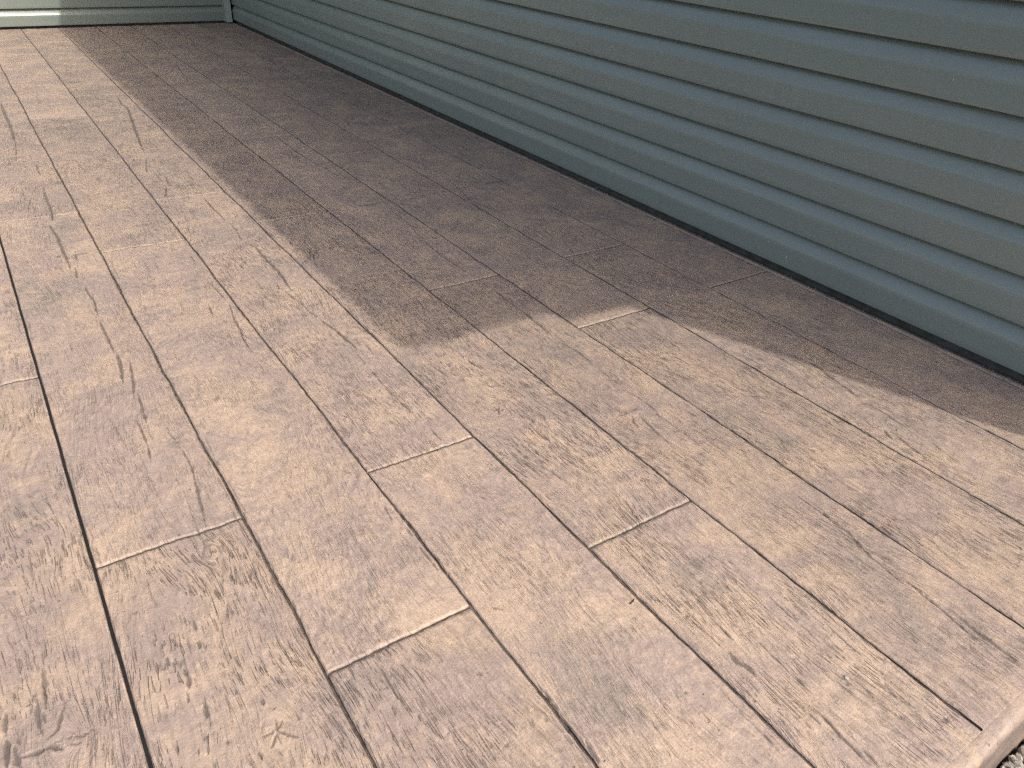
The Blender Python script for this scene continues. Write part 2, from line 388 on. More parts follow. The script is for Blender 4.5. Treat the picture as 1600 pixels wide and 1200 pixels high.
# ------------------------------------------------------------------ pressed marks in the concrete (world metres)
CRACKS = [
 (8, 3, [(0.1215, 2.8744), (0.1287, 2.7669), (0.1275, 2.6334), (0.1281, 2.5471), (0.127, 2.4766)]),
 (5, 2, [(0.1552, 2.5736), (0.1541, 2.5178)]),
 (5, 2, [(0.14, 2.4702), (0.1334, 2.3796)]),
 (5, 2.5, [(0.1422, 2.3155), (0.1446, 2.2567), (0.1498, 2.2076), (0.1447, 2.1475), (0.1437, 2.1133)]),
 (7, 3, [(0.1414, 2.0806), (0.1413, 1.999), (0.1417, 1.9329), (0.1418, 1.8845)]),
 (8, 3, [(0.1466, 1.8782), (0.1429, 1.8195), (0.138, 1.7708), (0.1309, 1.7188)]),
 (6, 2, [(0.1659, 1.8176), (0.1574, 1.7535), (0.1493, 1.6991), (0.1398, 1.645)]),
 (6, 2.5, [(0.1511, 1.6602), (0.1488, 1.6158), (0.1457, 1.582), (0.1431, 1.5322)]),
 (5, 2.5, [(0.1264, 1.5528), (0.1271, 1.5001), (0.1263, 1.4479), (0.1199, 1.384)]),
 (3, 1.5, [(0.1728, 1.4824), (0.1765, 1.4534), (0.1811, 1.4349)]),
 (5, 1.5, [(0.1818, 1.4111), (0.1847, 1.3715), (0.1859, 1.3268), (0.1775, 1.2619), (0.1711, 1.2108), (0.1609, 1.1347)]),
 (8, 3, [(0.1413, 4.8535), (0.1362, 4.5299), (0.1363, 4.2647), (0.1264, 3.9713)]),
 (4, 2, [(0.1264, 3.9713), (0.1046, 3.6956)]),
 (5, 2, [(0.1648, 3.6125), (0.1625, 3.4545)]),
 (8, 2.5, [(0.1534, 3.2852), (0.1457, 3.1519), (0.1452, 3.0169), (0.1363, 2.915)]),
 (5, 2.5, [(0.6547, 2.9682), (0.6505, 2.8424), (0.6544, 2.7351), (0.6535, 2.6776)]),
 (4, 2, [(0.6614, 2.674), (0.6611, 2.5699), (0.6491, 2.496), (0.6518, 2.4562)]),
 (8, 2, [(0.6518, 2.4562), (0.6695, 2.3914), (0.6673, 2.3023), (0.6667, 2.2278), (0.668, 2.1447), (0.6592, 2.0705), (0.6566, 2.0314)]),
 (4, 2, [(0.6706, 2.198), (0.6628, 2.1473), (0.6638, 2.094)]),
 (4, 3, [(0.6363, 2.0567), (0.6412, 1.99), (0.6505, 1.9375), (0.6521, 1.8677), (0.6609, 1.8187)]),
 (9, 2, [(0.6609, 1.8187), (0.6699, 1.7496), (0.6754, 1.689), (0.6791, 1.6432), (0.6782, 1.6087)]),
 (3, 3, [(0.6684, 1.5911), (0.6667, 1.5293)]),
 (3, 2.5, [(0.7088, 1.6195), (0.7062, 1.5633)]),
 (3, 3, [(0.6675, 1.4932), (0.6621, 1.4276), (0.6647, 1.3704), (0.6646, 1.3139), (0.6705, 1.2772)]),
 (4, 2.5, [(0.6745, 1.2079), (0.6738, 1.1774), (0.6731, 1.1531)]),
 (3, 2, [(0.6442, 1.1534), (0.6497, 1.129)]),
 (8, 2.5, [(0.6951, 4.8127), (0.6783, 4.6042), (0.6879, 4.492), (0.6537, 4.2134), (0.6251, 3.9868), (0.6054, 3.824), (0.5876, 3.6496)]),
 (4, 2, [(0.5801, 3.5774), (0.533, 3.3465)]),
 (6, 2.5, [(0.5889, 3.2763), (0.5755, 3.1466)]),
 (7, 2.5, [(0.559, 3.1276), (0.528, 3.0155)]),
 (5, 2, [(0.4696, 2.0209), (0.4534, 1.9266), (0.4493, 1.8571), (0.4403, 1.8014), (0.4386, 1.7181)]),
 (5, 2, [(0.418, 2.0474), (0.4084, 1.963)]),
 (4, 2, [(0.461, 2.1955), (0.4653, 2.1182), (0.4686, 2.0541)]),
 (4, 2, [(0.4643, 2.4241), (0.4641, 2.3552)]),
 (4, 2, [(0.7523, 2.2029), (0.8118, 2.244), (0.8434, 2.2895)]),
 (4, 2, [(0.8025, 2.2485), (0.8249, 2.3108)]),
 (4, 2, [(0.8118, 2.244), (0.7958, 2.1931)]),
 (5, 2, [(1.2039, 1.7705), (1.2008, 1.6655), (1.1998, 1.5891)]),
 (9, 2, [(1.1998, 1.5891), (1.1944, 1.523), (1.1892, 1.4383)]),
 (8, 1.5, [(1.184, 1.3867), (1.1969, 1.3313), (1.192, 1.2565)]),
 (3, 2, [(1.1876, 1.2327), (1.1852, 1.183), (1.1887, 1.1319)]),
 (4, 3, [(1.1723, 1.1306), (1.1854, 1.0729), (1.1859, 1.0271), (1.1831, 0.9971)]),
 (3, 2.5, [(1.1784, 0.9811), (1.1775, 0.9156), (1.175, 0.8459)]),
 (6, 2, [(1.1344, 1.0058), (1.1225, 0.938), (1.1177, 0.8868)]),
 (6, 2, [(1.1203, 1.0198), (1.1025, 0.9934), (1.0976, 0.9724)]),
 (3, 2, [(1.2266, 0.6244), (1.224, 0.5615), (1.2261, 0.4846)]),
 (6, 2.5, [(1.224, 0.6141), (1.224, 0.546), (1.223, 0.4927), (1.2015, 0.4285), (1.198, 0.3923), (1.193, 0.3565)]),
 (5, 3, [(1.2058, 0.3708), (1.1987, 0.3158), (1.1952, 0.287), (1.1905, 0.2549), (1.1831, 0.2025)]),
 (9, 1.5, [(1.2072, 0.2546), (1.2024, 0.2235), (1.2004, 0.1872), (1.1994, 0.1548)]),
 (6, 2, [(1.7273, 1.0151), (1.7333, 0.9447), (1.7143, 0.8797), (1.7105, 0.8278), (1.6883, 0.7711)]),
 (4, 2.5, [(1.6883, 0.7711), (1.6889, 0.7115), (1.6789, 0.6328)]),
 (4, 2.5, [(1.6746, 0.5761), (1.6649, 0.5389), (1.6574, 0.4965)]),
 (6, 2, [(1.6325, 0.6499), (1.6128, 0.5883), (1.604, 0.5326)]),
 (6, 2, [(1.6287, 0.6732), (1.6086, 0.6485), (1.6017, 0.6291)]),
 (3, 2.5, [(0.812, 0.7096), (0.8043, 0.6561), (0.7997, 0.5916)]),
 (3.5, 2.5, [(0.7961, 0.5798), (0.7931, 0.5526), (0.7922, 0.5282)]),
 (3, 2, [(0.7886, 0.5093), (0.7916, 0.4606), (0.7908, 0.4385)]),
 (3, 2, [(0.7692, 0.5925), (0.7658, 0.5725), (0.7744, 0.5589)]),
 (3, 2, [(0.8221, 0.4889), (0.8193, 0.4361)]),
 (3.5, 1.5, [(0.8561, 0.4444), (0.8525, 0.383), (0.8499, 0.3238), (0.8474, 0.2918)]),
 (3.5, 2.5, [(0.8165, 0.3349), (0.8144, 0.2967), (0.8141, 0.2592)]),
 (5, 3, [(0.8266, 0.2917), (0.8293, 0.2645), (0.8228, 0.2318), (0.8221, 0.2064), (0.8203, 0.179)]),
 (5, 2.5, [(0.8337, 0.2014), (0.8297, 0.1697)]),
 (10, 1.5, [(0.7948, 0.4213), (0.7913, 0.4018), (0.7982, 0.3905), (0.7973, 0.37)]),
 (3.5, 3, [(0.3006, 0.6973), (0.3004, 0.6639), (0.2993, 0.6299)]),
 (5, 3, [(0.4946, 0.5305), (0.4929, 0.5134), (0.491, 0.4868)]),
 (5, 2.5, [(0.4867, 0.4687), (0.4858, 0.4372), (0.4848, 0.4184)]),
 (6, 2.5, [(0.4957, 0.4275), (0.493, 0.4098), (0.4912, 0.392)]),
 (4, 2.5, [(0.4761, 0.8992), (0.4759, 0.8597), (0.4766, 0.8211)]),
 (4, 2, [(0.4775, 0.9477), (0.4784, 0.9212)]),
 (3.5, 2, [(0.4701, 1.0253), (0.4649, 0.9817)]),
 (3, 2, [(0.4827, 1.3617), (0.483, 1.3186)]),
 (7, 2.5, [(-0.127, 0.9543), (-0.129, 0.9171), (-0.1312, 0.8782)]),
 (6, 2.5, [(-0.141, 0.8975), (-0.1432, 0.8576), (-0.1403, 0.8354)]),
 (4, 2, [(-0.1355, 0.8761), (-0.1349, 0.8547)]),
 (5, 2.5, [(-0.1787, 0.9078), (-0.182, 0.8616)]),
 (9, 2.5, [(-0.1817, 0.8559), (-0.1856, 0.8122)]),
 (7, 2.5, [(-0.1741, 0.8401), (-0.1728, 0.8157), (-0.1705, 0.8007)]),
 (5, 2.5, [(-0.1094, 0.8718), (-0.1132, 0.8622), (-0.1195, 0.8451), (-0.1223, 0.8354), (-0.1352, 0.8267)]),
 (9, 2.5, [(-0.1691, 0.8154), (-0.1468, 0.8132), (-0.133, 0.8132), (-0.1216, 0.8006)]),
 (3, 2, [(-0.1288, 0.816), (-0.1095, 0.8139), (-0.0947, 0.8069), (-0.0802, 0.8125)]),
 (3, 2, [(-0.1113, 0.8017), (-0.0963, 0.7967)]),
 (3, 2, [(-0.1684, 0.8609), (-0.1685, 0.8366)]),
 (7, 2.5, [(0.0483, 0.8461), (0.0498, 0.8229), (0.0468, 0.8081)]),
 (4, 2, [(0.0418, 0.8024), (0.0397, 0.7838)]),
 (8, 2.5, [(0.0592, 0.7693), (0.0555, 0.7463)]),
 (5, 2, [(0.0316, 0.8807), (0.032, 0.8629)]),
 (4, 2, [(0.1183, 0.8301), (0.1205, 0.8056)]),
 (6, 2, [(0.132, 0.9804), (0.1334, 0.9487)]),
 (4, 2, [(0.0852, 0.9298), (0.0827, 0.909)]),
 (4, 2, [(0.0811, 0.8881), (0.0797, 0.872)]),
 (3, 2, [(0.108, 0.6775), (0.1205, 0.6766), (0.1316, 0.6742)]),
 (4, 2.5, [(0.1316, 0.6742), (0.1393, 0.6648), (0.1485, 0.6545), (0.153, 0.6493)]),
 (4, 2.5, [(0.1309, 0.6723), (0.1225, 0.6616), (0.1139, 0.6526)]),
 (3, 2, [(0.1316, 0.6742), (0.1288, 0.651)]),
 (3, 2, [(0.1322, 0.6761), (0.1358, 0.6914)]),
 (3, 2, [(0.133, 0.6756), (0.1431, 0.6857)]),
 (5, 2.5, [(0.1285, 0.7385), (0.1298, 0.7229)]),
 (4, 2, [(0.0993, 0.6595), (0.1005, 0.6446)]),
 (4, 2.5, [(0.1565, 0.6105), (0.1563, 0.6009)]),
 (4, 2, [(0.1633, 0.6838), (0.1642, 0.6737)]),
 (4, 2, [(0.1044, 0.7787), (0.1019, 0.7613)]),
 (3, 2.5, [(0.8505, 1.1919), (0.8254, 1.209)]),
 (3, 2.5, [(0.8505, 1.1919), (0.864, 1.2124)]),
 (3, 2.5, [(0.8505, 1.1919), (0.864, 1.1875)]),
 (3, 2.5, [(0.8505, 1.1919), (0.8416, 1.1756)]),
 (2.5, 2, [(0.8505, 1.1919), (0.8459, 1.21)]),
 (3, 2.5, [(0.9079, 1.4285), (0.9084, 1.3912)]),
 (3, 2, [(0.8989, 1.3604), (0.9004, 1.3383)]),
 (3, 3, [(0.8382, 1.2844), (0.8447, 1.2421)]),
 (3, 2.5, [(0.7975, 1.2246), (0.7929, 1.2058)]),
 (3, 2.5, [(0.9288, 1.1208), (0.9229, 1.1002)]),
 (3, 2.5, [(0.9389, 1.0618), (0.936, 1.015)]),
 (3, 2.5, [(0.9506, 0.9984), (0.9542, 0.9798)]),
 (3, 2.5, [(0.9598, 0.9821), (0.9728, 0.9394)]),
 (3, 2.5, [(0.8298, 1.0343), (0.8342, 0.9922)]),
 (3, 2.5, [(0.8971, 1.1235), (0.8888, 1.1016)]),
 (3, 2.5, [(0.8223, 0.9483), (0.8233, 0.9158)]),
 (3, 2.5, [(0.7628, 0.9826), (0.7634, 0.9529)]),
 (3, 2, [(0.4431, 1.1667), (0.4487, 1.1538), (0.4566, 1.1493)]),
 (4, 2, [(0.5128, 0.7026), (0.5206, 0.6947), (0.5276, 0.6856)]),
 (4, 2, [(1.2372, 2.5243), (1.2353, 2.3737), (1.2067, 2.2463)]),
 (5, 1.5, [(1.2067, 2.2463), (1.1919, 2.0598), (1.2024, 1.8905)]),
 (4, 2, [(1.2079, 1.8217), (1.1989, 1.7888)]),
 (3, 2, [(1.6652, 1.9955), (1.6184, 1.8722)]),
 (3, 2, [(1.6748, 2.1559), (1.6442, 2.0262)]),
 (4, 1.5, [(1.6402, 2.7873), (1.5876, 2.516), (1.6152, 2.2903)]),
 (4, 2, [(1.2192, 5.6811), (1.1772, 5.3501), (1.178, 5.2014), (1.2089, 5.1724)]),
 (3, 2, [(1.2224, 6.3307), (1.2025, 6.0879)]),
 (4, 2, [(1.2145, 4.1949), (1.1998, 3.9944), (1.1936, 3.8585)]),
 (5, 1.5, [(1.2046, 3.7229), (1.1977, 3.4454), (1.2096, 3.1673)]),
 (3, 2, [(1.6673, 3.9345), (1.6058, 3.7378)]),
 (5, 1.5, [(1.8514, 5.245), (1.7971, 4.9289), (1.7821, 4.5744)]),
 (4, 1.2, [(1.1784, 0.9966), (1.1746, 0.9771)]),
 (4.5, 1.8, [(1.2428, 2.6018), (1.5653, 2.6586), (1.7624, 2.6676), (2.0339, 2.6825)]),
 (4.5, 1.6, [(1.0251, 2.62), (1.256, 2.6288)]),
 (3, 1.5, [(0.2338, 2.5705), (0.1603, 2.5711), (0.0821, 2.5863)]),
 (2.5, 1.5, [(1.0951, 1.0493), (1.1093, 1.0352), (1.1268, 1.0316)]),
 (2.5, 1.5, [(1.0879, 1.0318), (1.1231, 1.0275)]),
 (2.5, 1.5, [(1.1305, 1.0358), (1.1575, 1.0239)]),
 (2.5, 1.5, [(1.1268, 1.0316), (1.1582, 1.0362)]),
 (2.5, 1.5, [(1.5938, 0.7081), (1.6072, 0.6854), (1.6392, 0.6765)]),
 (2.5, 1.5, [(1.5736, 0.6982), (1.5972, 0.6789)]),
 (2.5, 1.5, [(1.6418, 0.6781), (1.6621, 0.6667)]),
 (2.5, 1.5, [(1.647, 0.6814), (1.6696, 0.6905)]),
]
PITS = [(0.4674, 0.4855, 6), (0.396, 0.4843, 6), (0.4264, 0.6006, 4), (0.9594, 1.2408, 4), (0.9854, 1.2469, 3), (0.8091, 1.1292, 5), (0.9952, 0.9347, 5), (0.9733, 0.8613, 6), (1.4423, 0.4289, 6), (1.2027, 0.3169, 4), (0.3216, 0.7409, 6), (0.5193, 0.7991, 5), (0.4243, 0.6046, 6), (0.9856, 0.1607, 10), (0.0489, 1.3523, 5), (0.0102, 0.9952, 6), (0.0601, 1.5568, 3), (0.0393, 1.383, 3), (0.0734, 0.9146, 4), (0.1823, 1.429, 7), (0.1874, 1.4446, 5), (0.0788, 0.8725, 3), (0.0683, 0.6957, 5), (0.0776, 1.123, 2), (0.1032, 1.1115, 6), (0.1518, 1.0696, 7), (0.1399, 0.9352, 4), (0.0493, 0.9235, 3), (0.1712, 0.7663, 5), (0.1721, 0.6892, 3), (0.2308, 0.941, 3), (0.2464, 0.8949, 4), (0.5056, 1.2725, 4), (0.7108, 1.2428, 4), (0.8257, 1.4803, 3), (0.8785, 0.4958, 4), (0.8929, 0.539, 4), (0.7888, 0.5141, 5), (0.7078, 0.5585, 4), (0.7589, 0.3402, 5), (0.8784, 0.3582, 4), (1.0705, 0.3427, 4), (1.1543, 0.411, 6), (0.911, 0.2818, 6), (0.6775, 0.4078, 5), (0.489, 0.8084, 5), (0.2498, 0.7563, 4), (1.0095, 0.2674, 3), (-0.1494, 1.0293, 3), (-0.1336, 0.9851, 4), (0.6566, 2.0314, 6), (0.6599, 2.0347, 5), (0.6323, 2.0841, 4), (0.1984, 2.9213, 3), (0.0729, 1.1021, 3)]
BLOTCHES = [(0.3641, 4.1196, 0.13, 0.8), (0.5484, 4.8575, 0.12, 0.6), (0.1634, 2.855, 0.05, 0.7), (0.0578, 2.3244, 0.08, 0.7), (0.0078, 2.2356, 0.07, 0.5), (-0.02, 2.3403, 0.05, 0.4), (0.4228, 2.1643, 0.05, 0.5), (0.6555, 0.529, 0.022, 0.7), (0.8657, 0.5733, 0.05, 0.6), (0.5631, 0.4946, 0.08, 0.6), (0.5865, 0.5639, 0.05, 0.4), (1.1378, 0.3737, 0.06, 0.5), (1.1611, 0.4088, 0.02, 0.7), (1.1262, 0.2796, 0.05, 0.5), (0.18, 1.4303, 0.02, 0.8), (0.4575, 0.8818, 0.04, 0.5), (0.4323, 0.9349, 0.012, 0.7), (1.3325, 0.8795, 0.06, 0.5), (1.3415, 0.771, 0.06, 0.5), (1.4859, 0.8091, 0.06, 0.4), (1.1699, 1.3538, 0.06, 0.5), (0.1765, 1.5561, 0.04, 0.3), (0.419, 1.4967, 0.08, 0.4), (0.3593, 1.5936, 0.07, 0.3), (-0.0936, 1.0537, 0.03, 0.4), (-0.0748, 1.089, 0.02, 0.4), (-0.0718, 0.9269, 0.015, 0.6), (0.9146, 0.2633, 0.04, 0.4), (0.9661, 0.218, 0.04, 0.4), (1.4722, 0.3179, 0.06, 0.4), (1.3931, 0.3545, 0.05, 0.4), (-0.1111, 1.3653, 0.04, 0.3), (-0.1025, 1.2999, 0.02, 0.4), (0.3684, 1.8395, 0.06, 0.3), (1.9658, 4.4252, 0.2, 0.5), (1.9678, 4.8187, 0.2, 0.4), (2.1634, 3.6867, 0.15, 0.4), (2.2534, 5.9865, 0.25, 0.4), (2.5991, 3.6956, 0.1, 0.3)]
KNOTS = [(0.1316, 0.6742, 0.035), (0.1518, 1.0696, 0.018), (1.1268, 1.0316, 0.03), (1.6392, 0.6765, 0.03), (0.8158, 2.2541, 0.03), (0.8505, 1.1919, 0.02), (0.4237, 2.154, 0.03), (0.6566, 2.0314, 0.015), (-0.1179, 0.8103, 0.04), (1.0298, 1.4286, 0.02), (0.5244, 1.3325, 0.01), (1.328, 0.7786, 0.02)]

# ------------------------------------------------------------------ the stamped patio
COLS = [-0.82, -0.8199, -0.8198, -0.8197, -0.8196, -0.8195, -0.8194, -0.558, -0.293, -0.028, 0.226, 0.487, 0.747, 1.022, 1.286, 1.569, 1.851, 2.146]
ROWS = {8: [1.845, 3.70, 5.55], 9: [1.130, 2.968, 4.80, 6.64], 10: [0.724, 2.561, 4.42, 6.25], 11: [1.134, 2.995, 4.865, 6.70],
        12: [0.725, 2.618, 4.455, 6.30], 13: [1.845, 3.721, 5.56], 14: [1.430, 3.308, 5.15], 15: [1.865, 3.743, 5.60], 16: [1.450, 3.353, 5.20]}
for k in range(8):
    o_ = (0.72, 1.13, 1.45, 1.845)[k % 4]
    ROWS[k] = [o_, o_ + 1.84, o_ + 3.68] + ([o_ + 5.52] if o_ < 1.4 else [])
Y_FRONT = 0.117


def back_wall_y(x):
    return 7.345 + 0.1130 * (x - 0.346)


def joint_wave(k, y):
    """sideways wander of the long joint k at y (the saw-cut joint 9 is straight)."""
    y = np.asarray(y, float)
    if k == 9:
        return 0.0008 * perlin(y * 9, y * 0 + k, 5)
    return 0.0032 * perlin(y * 2.3, y * 0 + k * 3.3, 6) + 0.0021 * perlin(y * 9.0, y * 0 + k * 5.1, 7) + 0.0009 * perlin(y * 45.0, y * 0 + k, 8)


def joint_half(k, y):
    y = np.asarray(y, float)
    if k == 9:
        return 0.0025 + 0.0003 * perlin(y * 8, y * 0, 77)
    return 0.0017 + 0.0010 * (perlin(y * 6, y * 0 + k * 2.2, 9) + 0.4) * (perlin(y * 30, y * 0 + k, 10) * 0.5 + 1)


def end_wave(key, x):
    return 0.0018 * perlin(x * 14, x * 0 + key, 12) + 0.0007 * perlin(x * 60, x * 0 + key, 13)


def seg_dist(px, py, pts):
    best = np.full(px.shape, 9.0)
    along = np.zeros(px.shape)
    L = 0.0
    for (ax, ay), (bx, by) in zip(pts[:-1], pts[1:]):
        dx, dy = bx - ax, by - ay
        l2 = dx * dx + dy * dy + 1e-12
        t = np.clip(((px - ax) * dx + (py - ay) * dy) / l2, 0, 1)
        d = np.hypot(px - ax - t * dx, py - ay - t * dy)
        m = d < best
        best = np.where(m, d, best)
        along = np.where(m, L + t * math.sqrt(l2), along)
        L += math.sqrt(l2)
    return best, along, L


EXTRA = []          # random along-grain checks and dents that the stamp leaves everywhere
rx = np.random.RandomState(21)
for k in range(7, 17):
    for _ in range(34):
        x = rx.uniform(COLS[k] + 0.02, COLS[k + 1] - 0.02)
        y = 0.14 + 4.6 * rx.uniform(0, 1) ** 1.6
        L = rx.uniform(0.03, 0.11) * (2.0 if rx.rand() < 0.15 else 1)
        a = rx.normal(0, 0.10)
        n = max(2, int(L / 0.015))
        pts = []
        for i in range(n + 1):
            t = i / n
            pts.append((x + a * L * t + rx.normal(0, 0.0012), y + L * t))
        EXTRA.append((rx.uniform(1.6, 3.0), rx.uniform(0.8, 2.0), pts))
    for side in (0, 1):                                       # splits that run alongside the joints
        for _ in range(5):
            x0 = COLS[k + side] + (1 if side == 0 else -1) * rx.uniform(0.007, 0.014)
            y = rx.uniform(0.15, 4.0)
            L = rx.uniform(0.05, 0.16)
            pts = [(x0 + rx.normal(0, 0.0022), y + L * i / 5) for i in range(6)]
            EXTRA.append((rx.uniform(2, 4), rx.uniform(1, 2.2), pts))
RPITS = [(rx.uniform(-0.3, 2.14), 0.13 + 4 * rx.rand() ** 1.7, rx.uniform(2, 4.5)) for _ in range(240)]


def relief(X, Y, k, ck):
    """height (m), stain, wear, smudge and grain coordinate at world points X, Y of board column k."""
    wx = X + 0.010 * perlin(X * 4, Y * 1.3, 20 + k) + 0.003 * perlin(X * 16, Y * 5, 40 + k)
    cath = perlin(X * 4.5 + k * 7.7, Y * 1.25, 60 + k)
    gu = wx + 0.050 * cath + 0.012 * perlin(X * 11, Y * 4.5, 70 + k)
    ring = np.zeros(X.shape)
    for kx, ky, r in KNOTS:
        r = min(r, 0.022)
        dx, dy = X - kx, (Y - ky) * 0.75
        rho2 = dx * dx + dy * dy
        w = 0.5 * np.exp(-rho2 / (4 * r) ** 2)
        gu = gu - w * dx * (r * r * 1.6 / (rho2 + (0.55 * r) ** 2))
        rho = np.sqrt(rho2)
        ring += 0.00018 * np.sin(rho * 2 * np.pi / 0.0085 + 2 * perlin(X * 30, Y * 30, 3)) * np.exp(-(rho / (1.6 * r)) ** 2)
    soft = 0.5 + 0.5 * np.clip(2.2 * perlin(X * 5, Y * 2.5, 90), -1, 1)
    h = 0.0013 * perlin(X * 13, Y * 8, 14) + ring
    h += (0.0005 + 0.0010 * soft) * perlin(X * 42, Y * 26, 15) + (0.0002 + 0.0005 * soft) * perlin(gu * 90, Y * 50, 16)
    h += (0.00045 + 0.0004 * (1 - soft)) * perlin(gu * 85, Y * 6, 17 + k)
    st = np.zeros(X.shape)
    # furrows of the grain, broken along their length, and scalloped hammer ripples
    t_, m_ = ck
    patch = np.clip(0.45 + 1.3 * perlin(X * 7, Y * 3.0, 91), 0, 1)
    for fx, fy, wd, sd in ((62, 3.2, 0.11, 92), (100, 6.5, 0.13, 93)):
        v = np.abs(perlin(gu * fx, Y * fy + 3.1 * k, sd))
        gate = smooth(-0.12, 0.22, perlin(gu * 30, Y * 16, sd + 3)) * patch * (0.35 + 0.75 * t_)
        fr = (1 - smooth(0.25 * wd, wd, v)) * gate
        h -= 0.00105 * fr
        st = np.maximum(st, 0.40 * fr)
    sc1 = np.abs(perlin(gu * 34 + 0.5 * perlin(X * 40, Y * 30, 94), Y * 17, 95))
    sc2 = np.abs(perlin(gu * 62, Y * 36, 96))
    rip = np.clip(0.2 + 1.4 * perlin(X * 5, Y * 3.5, 97), 0, 1)
    h += m_ * (0.25 + 0.9 * rip) * (0.0030 * np.minimum(sc1, 0.45) + 0.0014 * np.minimum(sc2, 0.4))
    st = np.maximum(st, m_ * rip * 0.16 * (1 - smooth(0.0, 0.07, sc1)))
    x0, x1, y0, y1 = X.min(), X.max(), Y.min(), Y.max()
    jag = 1 + 0.75 * perlin(X * 70, Y * 55, 18) + 0.3 * perlin(X * 200, Y * 160, 19)
    for li, lst in enumerate((CRACKS, EXTRA)):
        for w, d, pts in lst:
            px = [p[0] for p in pts]
            py = [p[1] for p in pts]
            if max(px) < x0 or min(px) > x1 or max(py) < y0 or min(py) > y1:
                continue
            pad = 0.02
            m = (X > min(px) - pad) & (X < max(px) + pad) & (Y > min(py) - pad) & (Y < max(py) + pad)
            if not m.any():
                continue
            dd, al, L = seg_dist(X[m], Y[m], pts)
            hw = 0.0005 * (w * (1 + 0.22 * max(0.0, py[0] - 1.8)) if li == 0 else w) * np.clip(jag[m], 0.35, 2.0)
            taper = np.clip(np.minimum(al, L - al) / (0.25 * L + 1e-6), 0.15, 1) ** 0.6
            hw = np.maximum(hw * taper, 0.0006)
            prof = 1 - smooth(0.55, 1.25, dd / hw)
            h[m] -= 0.001 * d * prof * (0.6 + 0.4 * taper)
            lip = np.exp(-((dd - 1.7 * hw) / (0.8 * hw + 0.001)) ** 2)
            h[m] += 0.00022 * d * lip
            st[m] = np.maximum(st[m], prof * (0.74 if li == 0 else 0.50))
    for px, py, r in PITS + RPITS:
        r = r * 0.001
        if px < x0 - r or px > x1 + r or py < y0 - r or py > y1 + r:
            continue
        m = (np.abs(X - px) < 3 * r) & (np.abs(Y - py) < 3 * r)
        if m.any():
            dd = np.hypot(X[m] - px, Y[m] - py) / (r * 0.62) * (1 + 0.25 * perlin(X[m] * 160, Y[m] * 160, 4))
            prof = 1 - smooth(0.6, 1.15, dd)
            h[m] -= 0.0022 * prof
            st[m] = np.maximum(st[m], 0.5 * prof)
    sm = np.zeros(X.shape)
    for bx, by, r, a in BLOTCHES:
        if bx < x0 - 2 * r or bx > x1 + 2 * r or by < y0 - 2 * r or by > y1 + 2 * r:
            continue
        dd = np.hypot(X - bx, (Y - by) * (0.9 if r < .1 else 0.6)) / r + 0.55 * perlin(X * 14, Y * 12, 2) + 0.3 * perlin(X * 45, Y * 40, 1)
        sm = np.maximum(sm, a * 0.95 * (1 - smooth(0.3, 1.35, dd)))
    # a darker band where two stamp mats met
    band = np.exp(-((Y - 5.035 - 0.02 * perlin(X * 5, X * 0, 5)) / 0.045) ** 2) * smooth(0.6, 0.85, X)
    sm = np.maximum(sm, 0.5 * band)
    return h, st, sm, gu


patio = box("patio", -0.564, 2.19, 0.1015, 7.2, -0.20, -0.0040, M_joint)
patio["kind"] = "structure"
patio["label"] = "tan concrete patio stamped and coloured to look like wooden planks"


def clustered(a, b, step, edge):
    """positions from 0 to 1 between a and b: fine at both ends, regular between."""
    L = b - a
    n = max(2, int(round((L - 2 * edge[-1]) / step)))
    mid = np.linspace(edge[-1], L - edge[-1], n + 1)
    e = np.array(edge[:-1])
    return np.concatenate([e, mid, (L - e)[::-1]]) / L


# how strongly the mat marked each board: (fine checks, hammered ripple)
CHARACTER = {(8, 0): (.6, .3), (8, 1): (.45, .4), (9, 0): (.85, .25), (9, 1): (.25, .35), (10, 0): (.75, .4), (10, 1): (.22, 1.0), (10, 2): (.5, .7),
             (11, 0): (.28, .8), (11, 1): (.6, .5), (12, 0): (.75, .3), (12, 1): (1.0, .3), (13, 0): (.55, .3), (14, 0): (1.0, .25), (15, 0): (.7, .45),
             (14, 1): (.4, .3), (16, 0): (.2, .15), (16, 1): (.2, .2), (15, 1): (.35, .3)}


